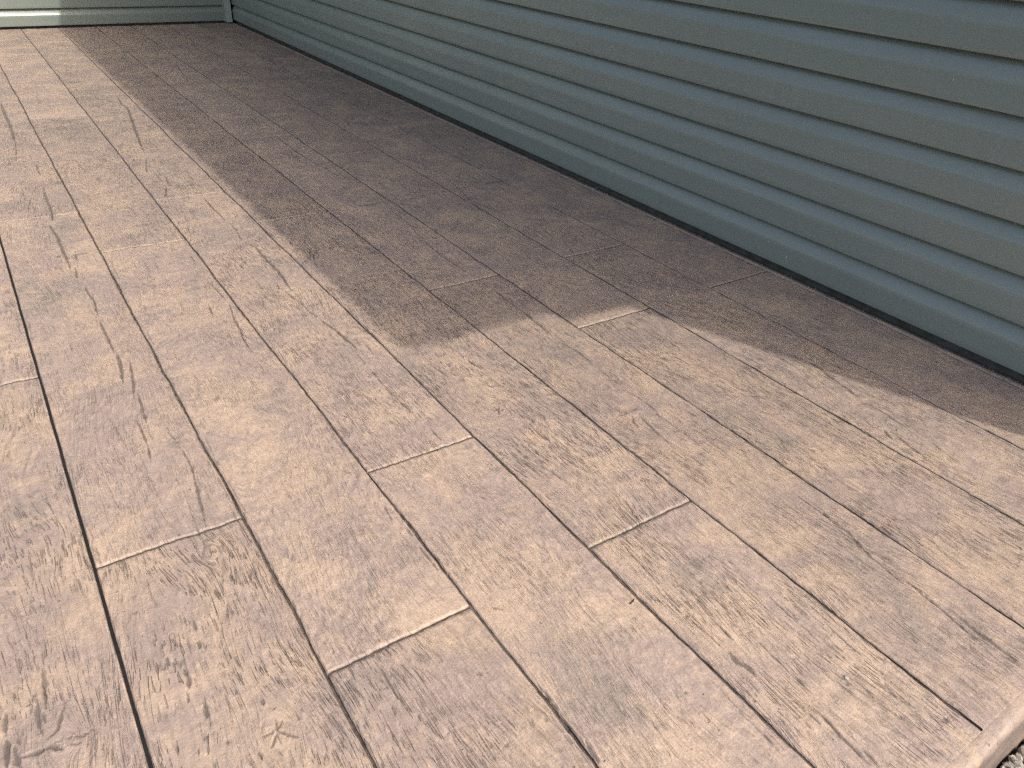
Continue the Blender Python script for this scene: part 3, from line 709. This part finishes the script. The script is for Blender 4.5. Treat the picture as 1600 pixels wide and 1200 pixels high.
def make_plank(k, r, ya, yb, first, last):
    xa, xb = COLS[k], COLS[k + 1]
    near = math.sqrt(1 + max(ya, 0.2) ** 2 + max(0.0, xa - 0.6) ** 2)
    hidden = xb < -0.25
    dx = min(max(0.0013 * near * 1.0, 0.0019), 0.012)
    if hidden:
        dx = 0.02
    us = clustered(xa, xb, dx, [0.0, 0.0012, 0.0026, 0.0045, 0.007])
    # rows: spacing grows with the distance from where the picture is taken
    ys = [0.0, 0.0015, 0.0032, 0.0055, 0.0085, 0.012, 0.016]
    y = 0.019
    while y < yb - ya - 0.019:
        ys.append(y)
        rr = 1 + (ya + y) ** 2 + (0.4 * xa) ** 2
        y += min(max(0.00115 * rr, 0.0026), 0.03) if not hidden else 0.03
    L = yb - ya
    ys += [L - e for e in (0.016, 0.012, 0.0085, 0.0055, 0.0032, 0.0015, 0.0)]
    vs = np.array(ys) / L
    U, Vv = np.meshgrid(us, vs)
    yl = ya + Vv * L
    left = xa + joint_wave(k, yl) + joint_half(k, yl)
    rite = xb + joint_wave(k + 1, yl) - joint_half(k + 1, yl)
    if k == 16:
        rite = xb - 0.0030 + 0.002 * perlin(yl * 5, yl * 0, 31) + 0.0012 * perlin(yl * 22, yl * 0, 32)
    X = left + U * (rite - left)
    gap = 0.0019
    lo = np.full(X.shape, ya) if first else ya + gap + end_wave(k * 10 + r, X)
    hi = (back_wall_y(X) - 0.010 + 0.002 * perlin(X * 20, X * 0, 33)) if last else yb - gap + end_wave(k * 10 + r + 1, X)
    Y = lo + Vv * (hi - lo)
    ck = CHARACTER.get((k, r), (rx.uniform(0.25, 0.75), rx.uniform(0.3, 0.7)))
    h, st, sm, gu = relief(X, Y, k, ck)
    # edges: rounded along the joints, a wider tooled slope at the board ends
    el, er = X - left, rite - X
    jl = 1 + 0.8 * perlin(Y * 14, Y * 0 + k, 22)
    jr = 1 + 0.8 * perlin(Y * 14, Y * 0 + k + 9, 23)
    wl = 0.0020 if k == 9 else 0.0030
    wr = 0.0020 if k + 1 == 9 else 0.0030
    fade = smooth(Y_FRONT - 0.01, Y_FRONT + 0.05, Y) if first else 1.0
    h -= fade * 0.0024 * (1 - smooth(0, 1, el / (wl * np.clip(jl, 0.35, 2.2))))
    h -= fade * 0.0024 * (1 - smooth(0, 1, er / (wr * np.clip(jr, 0.35, 2.2))))
    st = np.maximum(st, fade * 0.62 * (1 - smooth(0.1, 0.9, el / (0.0020 * np.clip(jl, 0.5, 2)))))
    st = np.maximum(st, fade * 0.62 * (1 - smooth(0.1, 0.9, er / (0.0020 * np.clip(jr, 0.5, 2)))))
    wear = np.zeros(X.shape)
    rag = 1 + 0.5 * perlin(X * 60, Y * 60, 24)
    if not first:
        e = Y - lo
        h -= 0.0030 * (1 - smooth(0.0, 0.0036 * np.clip(rag, 0.6, 1.5), e))
        st = np.maximum(st, 0.6 * (1 - smooth(0.0, 0.0018, e)))
        wear = np.maximum(wear, 0.16 * (1 - smooth(0.4, 1.5, e / (0.005 * rag))) * np.clip(0.75 + 0.9 * perlin(X * 18, Y * 18, 25), 0.1, 1))
    if not last:
        e = hi - Y
        h -= 0.0026 * (1 - smooth(0.0, 0.0060, e))
        st = np.maximum(st, 0.40 * (1 - smooth(0.0, 0.0035, e)))
        wear = np.maximum(wear, 0.10 * (1 - smooth(0.4, 1.5, e / (0.008 * rag))))
    wear *= smooth(0.0, 0.012, np.minimum(el, er))
    if k == 8:                                    # the saw cut leaves a pale chipped arris on its left side
        wear = np.maximum(wear, 0.45 * (1 - smooth(0.5, 1.3, er / 0.0035)) * np.clip(0.6 + perlin(Y * 40, Y * 0, 26), 0, 1))
    wear *= 1 - np.clip(st, 0, 1)
    fch = np.ones(X.shape)
    if first:                                     # the pressed pattern runs out before the rounded front edge
        f = smooth(0.0, 0.035, Y - Y_FRONT - 0.010 * np.clip(0.6 + perlin(X * 16, Y * 8, 46), 0, 2))
        fch = f
        h = h * f - 0.0007 * (1 - smooth(0.0, 0.0035, Y - Y_FRONT))
        sm *= f
    nr, nc = X.shape
    P = np.stack([X, Y, h], -1).reshape(-1, 3)
    idx = np.arange(nr * nc).reshape(nr, nc)
    F = np.stack([idx[:-1, :-1], idx[:-1, 1:], idx[1:, 1:], idx[1:, :-1]], -1).reshape(-1, 4)
    ring = np.concatenate([idx[0, :], idx[1:, -1], idx[-1, -2::-1], idx[-2:0:-1, 0]])
    n0, m = len(P), len(ring)
    top = P[ring]
    bot = top.copy()
    bot[:, 2] = -0.0038
    i = np.arange(m)
    j = (i + 1) % m
    S = np.stack([n0 + i, n0 + m + i, n0 + m + j, n0 + j], -1)
    P = np.concatenate([P, top, bot])
    F = np.concatenate([F, S])
    seed = (k * 13 + r * 5) % 97
    # the pressed mats repeat, so boards far apart carry kindred grain
    G = np.stack([gu.ravel(), Y.ravel(), np.full(n0, seed * 0.37)], 1)

    def ext(a, tv, bv):
        a = a.ravel()
        return np.concatenate([a, np.maximum(a[ring], tv), np.full(m, bv)])
    tone = 1.0 + rx.uniform(-0.065, 0.055)
    fr = fch.ravel()
    C = np.stack([ck[0] * fr + 0.06 * (1 - fr), ck[1] * fr + 0.25 * (1 - fr), tone * fr + 1.04 * (1 - fr)], 1)
    C = np.concatenate([C, C[ring], C[ring]])
    at = {"character": C, "stain_shade": ext(st, 0.45, 0.9), "wear": ext(wear, 0, 0), "smudge": ext(sm, 0, 0),
          "grain": np.concatenate([G, G[ring], G[ring]])}
    ctr = np.array([(xa + xb) / 2, (ya + yb) / 2, 0.0])
    me = grid_mesh("plank", P - ctr, F, [M_conc], True, at)
    o = mesh_obj("plank", me, patio)
    o.location = ctr
    return len(F)


quads = 0
for k in range(7, 17):
    ends = [Y_FRONT] + ROWS[k] + [back_wall_y((COLS[k] + COLS[k + 1]) / 2) - 0.010]
    for r in range(len(ends) - 1):
        quads += make_plank(k, r, ends[r], ends[r + 1], r == 0, r == len(ends) - 2)
print("plank quads", quads)

ysj = np.arange(Y_FRONT, 7.25, 0.02)
sx = COLS[9] + joint_wave(9, ysj)
V = np.concatenate([np.stack([sx - 0.0029, ysj, ysj * 0 - 0.0034], 1), np.stack([sx + 0.0029, ysj, ysj * 0 - 0.0034], 1)])
nj = len(ysj)
i = np.arange(nj - 1)
mesh_obj("cut_shade_strip", grid_mesh("cut_shade_strip", V, np.stack([i, nj + i, nj + i + 1, i + 1], 1), [M_cut_shade], True), patio)  # flat black strip, paints the shade of a deep cut

# rounded front edge of the slab
xs = np.arange(-0.564, 2.1585, 0.006)
prof = [(0.1200, -0.0006), (0.1160, 0.0001), (0.106, 0.0), (0.1015, -0.0009), (0.098, -0.0028), (0.0952, -0.0058), (0.0936, -0.0095),
        (0.0928, -0.014), (0.0925, -0.022), (0.0925, -0.05), (0.0915, -0.09), (0.0905, -0.13), (0.090, -0.165)]
X, J = np.meshgrid(xs, np.arange(len(prof)))
PY = np.array([p[0] for p in prof])[J] + 0.0011 * perlin(X * 30, J * 0.4, 41) * (J > 1) + 0.0022 * perlin(X * 6, J * 0.1, 42) + 0.0012 * perlin(X * 90, J * 0.9, 44) * (J > 4) * (J > 1)
PZ = np.array([p[1] for p in prof])[J] + 0.0005 * perlin(X * 40, J * 0.5, 43) * (J > 0)
idx = np.arange(X.size).reshape(X.shape)
F = np.stack([idx[1:, :-1], idx[1:, 1:], idx[:-1, 1:], idx[:-1, :-1]], -1).reshape(-1, 4)
z = np.zeros(X.size)
st = (0.34 * smooth(5, 9, J.astype(float)) * np.clip(1 + 0.9 * perlin(X * 22, J * 0.8, 45), 0.2, 2)).ravel()
edge = mesh_obj("front_edge", grid_mesh("front_edge", np.stack([X, PY, PZ], -1).reshape(-1, 3), F, [M_conc], True,
                {"character": np.tile(np.array([[0.12, 0.25, 1.04]]), (X.size, 1)), "stain_shade": st, "wear": z, "smudge": z, "grain": np.stack([X.ravel() * 0.2, PY.ravel(), z], 1)}), patio)

# thin ragged rim of concrete between the last boards and the wall
ysr = np.arange(0.1, back_wall_y(2.15) - 0.03, 0.006)
X, J = np.meshgrid(ysr, np.arange(5))
jag = 0.0030 * perlin(X * 7, X * 0, 51) + 0.0016 * perlin(X * 30, X * 0, 52)
RX = np.array([2.1488, 2.1506, 2.1580, 2.1650, 2.1915])[J] + jag * (J > 1) * (J < 4)
RZ = np.array([-0.010, -0.0006, 0.0012, -0.0006, -0.0034])[J] + 0.0012 * perlin(X * 40, J * 1.0, 53) * (J > 0)
idx = np.arange(X.size).reshape(X.shape)
F = np.stack([idx[1:, :-1], idx[1:, 1:], idx[:-1, 1:], idx[:-1, :-1]], -1).reshape(-1, 4)
z = np.zeros(X.size)
mesh_obj("slab_rim", grid_mesh("slab_rim", np.stack([RX, X, RZ], -1).reshape(-1, 3), F, [M_conc], True,
         {"character": np.tile(np.array([[0.3, 0.5, 0.9]]), (X.size, 1)), "stain_shade": np.array([0.9, 0.10, 0.0, 0.35, 0.85])[J].ravel(), "wear": z + 0.22, "smudge": z, "grain": np.stack([RX.ravel(), X.ravel(), z], 1)}), patio)  # dark joint line first; last values paint the shade under the siding

# ------------------------------------------------------------------ siding walls
PITCH = 0.1237
# one course of Dutch lap siding: (depth behind the front face, height)
PROFILE = [(0.0170, 0.0025), (0.0035, 0.0000), (0.0006, 0.0004), (0.0000, 0.0022), (0.0004, 0.0180), (0.0004, 0.0600), (0.0000, 0.0745),
           (0.0006, 0.0762), (0.0022, 0.0790), (0.0062, 0.0865),
           (0.0106, 0.0960), (0.0142, 0.1050), (0.0168, 0.1115), (0.0215, 0.1170), (0.0275, 0.1300)]


def siding_course(parent, start, direction, normal, length, z0, seed, seg=0.06):
    """one board from start along direction; normal points out of the wall."""
    n = int(length / seg) + 1
    t = np.linspace(0, length, n)
    T, J = np.meshgrid(t, np.arange(len(PROFILE)))
    D = np.array([p[0] for p in PROFILE])[J]
    Z = z0 + np.array([p[1] for p in PROFILE])[J]
    wav = 0.0009 * perlin(T * 1.1, J * 0.12 + seed * 3.1, 81) + 0.0005 * perlin(T * 3.7, J * 0.2 + seed, 82)
    D = D + wav
    Z = Z + 0.0007 * perlin(T * 0.9, T * 0 + seed, 83)
    P = np.stack([start[0] + direction[0] * T - normal[0] * D, start[1] + direction[1] * T - normal[1] * D, Z], -1).reshape(-1, 3)
    idx = np.arange(T.size).reshape(T.shape)
    F = np.stack([idx[:-1, :-1], idx[:-1, 1:], idx[1:, 1:], idx[1:, :-1]], -1).reshape(-1, 4)
    if direction[0] * normal[1] - direction[1] * normal[0] > 0:
        F = F[:, ::-1]
    base = Vector((start[0], start[1], z0))
    me = grid_mesh("siding_board", P - np.array(base), F, [M_vinyl], True)
    o = mesh_obj("siding_board", me, parent)
    o.location = base - parent.location
    return o


X_WALL, Y_CORNER, WALL_TOP = 2.165, -0.147, 2.5
house = empty("house", (X_WALL, Y_CORNER, 0.0))
house["label"] = "grey green sided house along the right of the patio, its wall all in shade"
house["category"] = "house"


def hpart(name, x0, x1, y0, y1, z0, z1, mat, parent=house):
    o = box(name, x0 - parent.location.x, x1 - parent.location.x, y0 - parent.location.y, y1 - parent.location.y, z0, z1, mat, parent)
    return o


Y_IN = back_wall_y(X_WALL)
boards = []
for i in range(20):
    boards.append(siding_course(house, (X_WALL, Y_CORNER + 0.02), (0, 1), (-1, 0), Y_IN - Y_CORNER - 0.05, 0.028 + i * PITCH, i))
hpart("wall_core", X_WALL + 0.0285, 8.5, Y_CORNER + 0.02, 12.0, -0.20, WALL_TOP - 0.002, M_dark)
hpart("corner_trim", X_WALL - 0.006, X_WALL + 0.07, Y_CORNER - 0.006, Y_CORNER + 0.05, 0.02, WALL_TOP - 0.004, M_vinyl)
# eave that throws the shade over the patio
E = [(1.474, Y_CORNER + 0.006), (1.431, back_wall_y(1.44) + 0.30)]
zs0, zs1 = WALL_TOP, WALL_TOP + 0.055
V = np.array([(E[0][0], E[0][1], zs0), (X_WALL + 0.5, E[0][1], zs0), (X_WALL + 0.5, E[1][1], zs0), (E[1][0], E[1][1], zs0),
              (E[0][0], E[0][1], zs1), (X_WALL + 0.5, E[0][1], zs1), (X_WALL + 0.5, E[1][1], zs1), (E[1][0], E[1][1], zs1)])
F = np.array([(3, 2, 1, 0), (4, 5, 6, 7), (0, 1, 5, 4), (1, 2, 6, 5), (2, 3, 7, 6), (3, 0, 4, 7)])
mesh_obj("eave", grid_mesh("eave", V - np.array(house.location), F, [M_soffit], smooth=False), house)
hpart("frieze_box", 1.935, X_WALL + 0.02, Y_CORNER + 0.004, 7.2, 2.396, WALL_TOP - 0.003, M_soffit)
zr = zs1 + 0.003
V = np.array([(E[0][0] + 0.004, E[0][1] + 0.004, zr), (8.6, E[0][1] + 0.004, zr + 1.9), (8.6, 12.1, zr + 1.9), (E[1][0] + 0.004, 12.1, zr),
              (E[0][0] + 0.004, E[0][1] + 0.004, zr + 0.02), (8.6, E[0][1] + 0.004, zr + 1.92), (8.6, 12.1, zr + 1.92), (E[1][0] + 0.004, 12.1, zr + 0.02)])
mesh_obj("roof", grid_mesh("roof", V - np.array(house.location), F, [M_roof], smooth=False), house)
V = np.array([(X_WALL + 0.03, Y_CORNER + 0.012, zr), (8.5, Y_CORNER + 0.012, zr), (8.5, Y_CORNER + 0.012, zr + 1.84), (X_WALL + 0.03, Y_CORNER + 0.012, zr + 0.17),
              (X_WALL + 0.03, Y_CORNER + 0.10, zr), (8.5, Y_CORNER + 0.10, zr), (8.5, Y_CORNER + 0.10, zr + 1.84), (X_WALL + 0.03, Y_CORNER + 0.10, zr + 0.17)])
mesh_obj("gable", grid_mesh("gable", V - np.array(house.location), F, [M_vinyl], smooth=False), house)

# the wall across the far end
x_far = -4.5
annex = empty("house_annex", (x_far, back_wall_y(x_far), 0.0))
annex["label"] = "grey green sided house wing across the far end of the patio, sunlit at left"
annex["category"] = "house"
dv = Vector((1.0, 0.1130)).normalized()
nv = (dv.y, -dv.x)
LEN = (X_WALL - 0.066 - x_far) / dv.x
for i in range(20):
    siding_course(annex, (x_far, back_wall_y(x_far)), (dv.x, dv.y), nv, LEN, 0.017 + i * PITCH, 40 + i)
off = 0.0285
V = np.array([(x_far, back_wall_y(x_far) + off, -0.2), (X_WALL + 0.0, back_wall_y(X_WALL) + off, -0.2), (X_WALL, 12, -0.2), (x_far, 12, -0.2),
              (x_far, back_wall_y(x_far) + off, 2.497), (X_WALL + 0.0, back_wall_y(X_WALL) + off, 2.497), (X_WALL, 12, 2.497), (x_far, 12, 2.497)])
mesh_obj("wall_core", grid_mesh("wall_core", V - np.array(annex.location), F, [M_dark], smooth=False), annex)
# inside corner post with its two receiving channels
px0, px1 = X_WALL - 0.066, X_WALL - 0.014
py = back_wall_y(X_WALL - 0.04)
V, F2 = box_arrays(px0, px1, py - 0.042, py + 0.02, 0.008, 2.495)
mesh_obj("corner_post", grid_mesh("corner_post", V - np.array(annex.location), F2, [M_trim], smooth=False), annex)
V, F2 = box_arrays(px0 - 0.012, px0 - 0.0005, py - 0.012, py + 0.015, 0.012, 2.494)
mesh_obj("channel", grid_mesh("channel", V - np.array(annex.location), F2, [M_vinyl], smooth=False), annex)
V, F2 = box_arrays(x_far, x_far + 0.001, 0, 0.001, 0, 0.001)

# ------------------------------------------------------------------ small things
def fleck(y, z, ln, course):
    zc = z - (0.028 + course * PITCH)
    a = np.linspace(0, 2 * np.pi, 8, endpoint=False)
    ry, rz = 0.0016, ln
    V = np.array([(-0.0016, 0, 0)] + [(0.0, ry * math.cos(t) * rnd.uniform(.6, 1.2), rz * math.sin(t) * rnd.uniform(.6, 1.2)) for t in a])
    Ft = np.array([(0, 1 + (i + 1) % 8, 1 + i) for i in range(8)])
    o = mesh_obj("paint_fleck", grid_mesh("paint_fleck", V, Ft, [M_fleck], True), boards[course])
    o.location = (-0.0008 + depth_at(zc), y - (Y_CORNER + 0.02), zc)


def depth_at(zc):
    zz = [p[1] for p in PROFILE[2:]]
    return float(np.interp(zc, zz, [p[0] for p in PROFILE[2:]]))


for y, z, ln in ((2.86, 0.163, .006), (1.49, 0.091, .003), (1.405, 0.067, .007), (1.463, 0.135, .002), (1.424, 0.139, .002), (1.053, 0.223, .003),
                 (1.022, 0.199, .003), (1.025, 0.246, .002), (1.023, 0.163, .003), (1.547, 0.131, .002), (1.062, 0.698, .003), (2.098, 0.462, .002)):
    fleck(y, z, ln, int((z - 0.028) / PITCH))

# twig lying on the boards
n, m_ = 9, 6
ax = [(0.7215 + 0.0016 * i, 0.5820 + 0.0006 * i + 0.0006 * math.sin(i), 0.0028 + 0.0004 * math.sin(i * 0.9)) for i in range(n)]
V, F = [], []
for i, (x, y, z) in enumerate(ax):
    rr = 0.0014 * (1.0 - 0.35 * abs(i - 3) / 5)
    for j in range(m_):
        a = 2 * math.pi * j / m_
        V.append((x - 0.35 * rr * math.cos(a), y + rr * math.cos(a), z + rr * math.sin(a)))
for i in range(n - 1):
    for j in range(m_):
        F.append((i * m_ + j, i * m_ + (j + 1) % m_, (i + 1) * m_ + (j + 1) % m_, (i + 1) * m_ + j))
V = np.array(V)
base = V.mean(0) * (1, 1, 0)
twig = mesh_obj("twig", grid_mesh("twig", V - base, np.array(F), [M_twig], True))
twig.location = base
twig["label"] = "tiny dark dry twig lying beside a long joint of the patio"
twig["category"] = "twig"


def chip(name, x, y, r, mat, label, seed):
    q_ = np.random.RandomState(seed)
    V = ICO_V * (1 + q_.uniform(-0.25, 0.25, (12, 1))) * np.array([r, r * 1.3, r * 0.6])
    o = mesh_obj(name, grid_mesh(name, V, ICO_F, [mat], False))
    o.location = (x, y, r * 0.42)
    o["label"] = label
    o["category"] = "stone"


chip("stone_chip", 0.9194, 0.2876, 0.0034, M_chip, "pale stone chip lying on the sunlit boards near the front right corner", 5)
chip("stone_chip", 0.762, 0.168, 0.0030, M_chip, "pale stone chip lying closest to the rounded front edge", 8)

# grit and crumbs caught in the gap between the slab and the right wall
q_ = np.random.RandomState(31)
ND = 260
cy = 0.3 + 6.6 * q_.uniform(0, 1, ND) ** 1.5
cy = np.where(q_.rand(ND) < 0.5, np.round(cy * 1.7) / 1.7 + q_.normal(0, 0.06, ND), cy)
cx = q_.uniform(2.151, 2.178, ND)
rr = q_.uniform(0.0012, 0.0034, ND)
V = ICO_V[None] * (1 + q_.uniform(-0.3, 0.3, (ND, 12, 1))) * (rr[:, None] * q_.uniform(0.5, 1.3, (ND, 3)))[:, None]
V = V + np.stack([cx, cy, -0.0005 + rr * 0.4], 1)[:, None]
F = (ICO_F[None] + (np.arange(ND) * 12)[:, None, None]).reshape(-1, 3)
grit = mesh_obj("grit", grid_mesh("grit", V.reshape(-1, 3), F, [M_grit], False, {"tone": np.repeat(q_.uniform(0, 0.9, ND), 12)}))
grit["kind"] = "stuff"
grit["label"] = "grit and crumbs caught along the foot of the right wall"
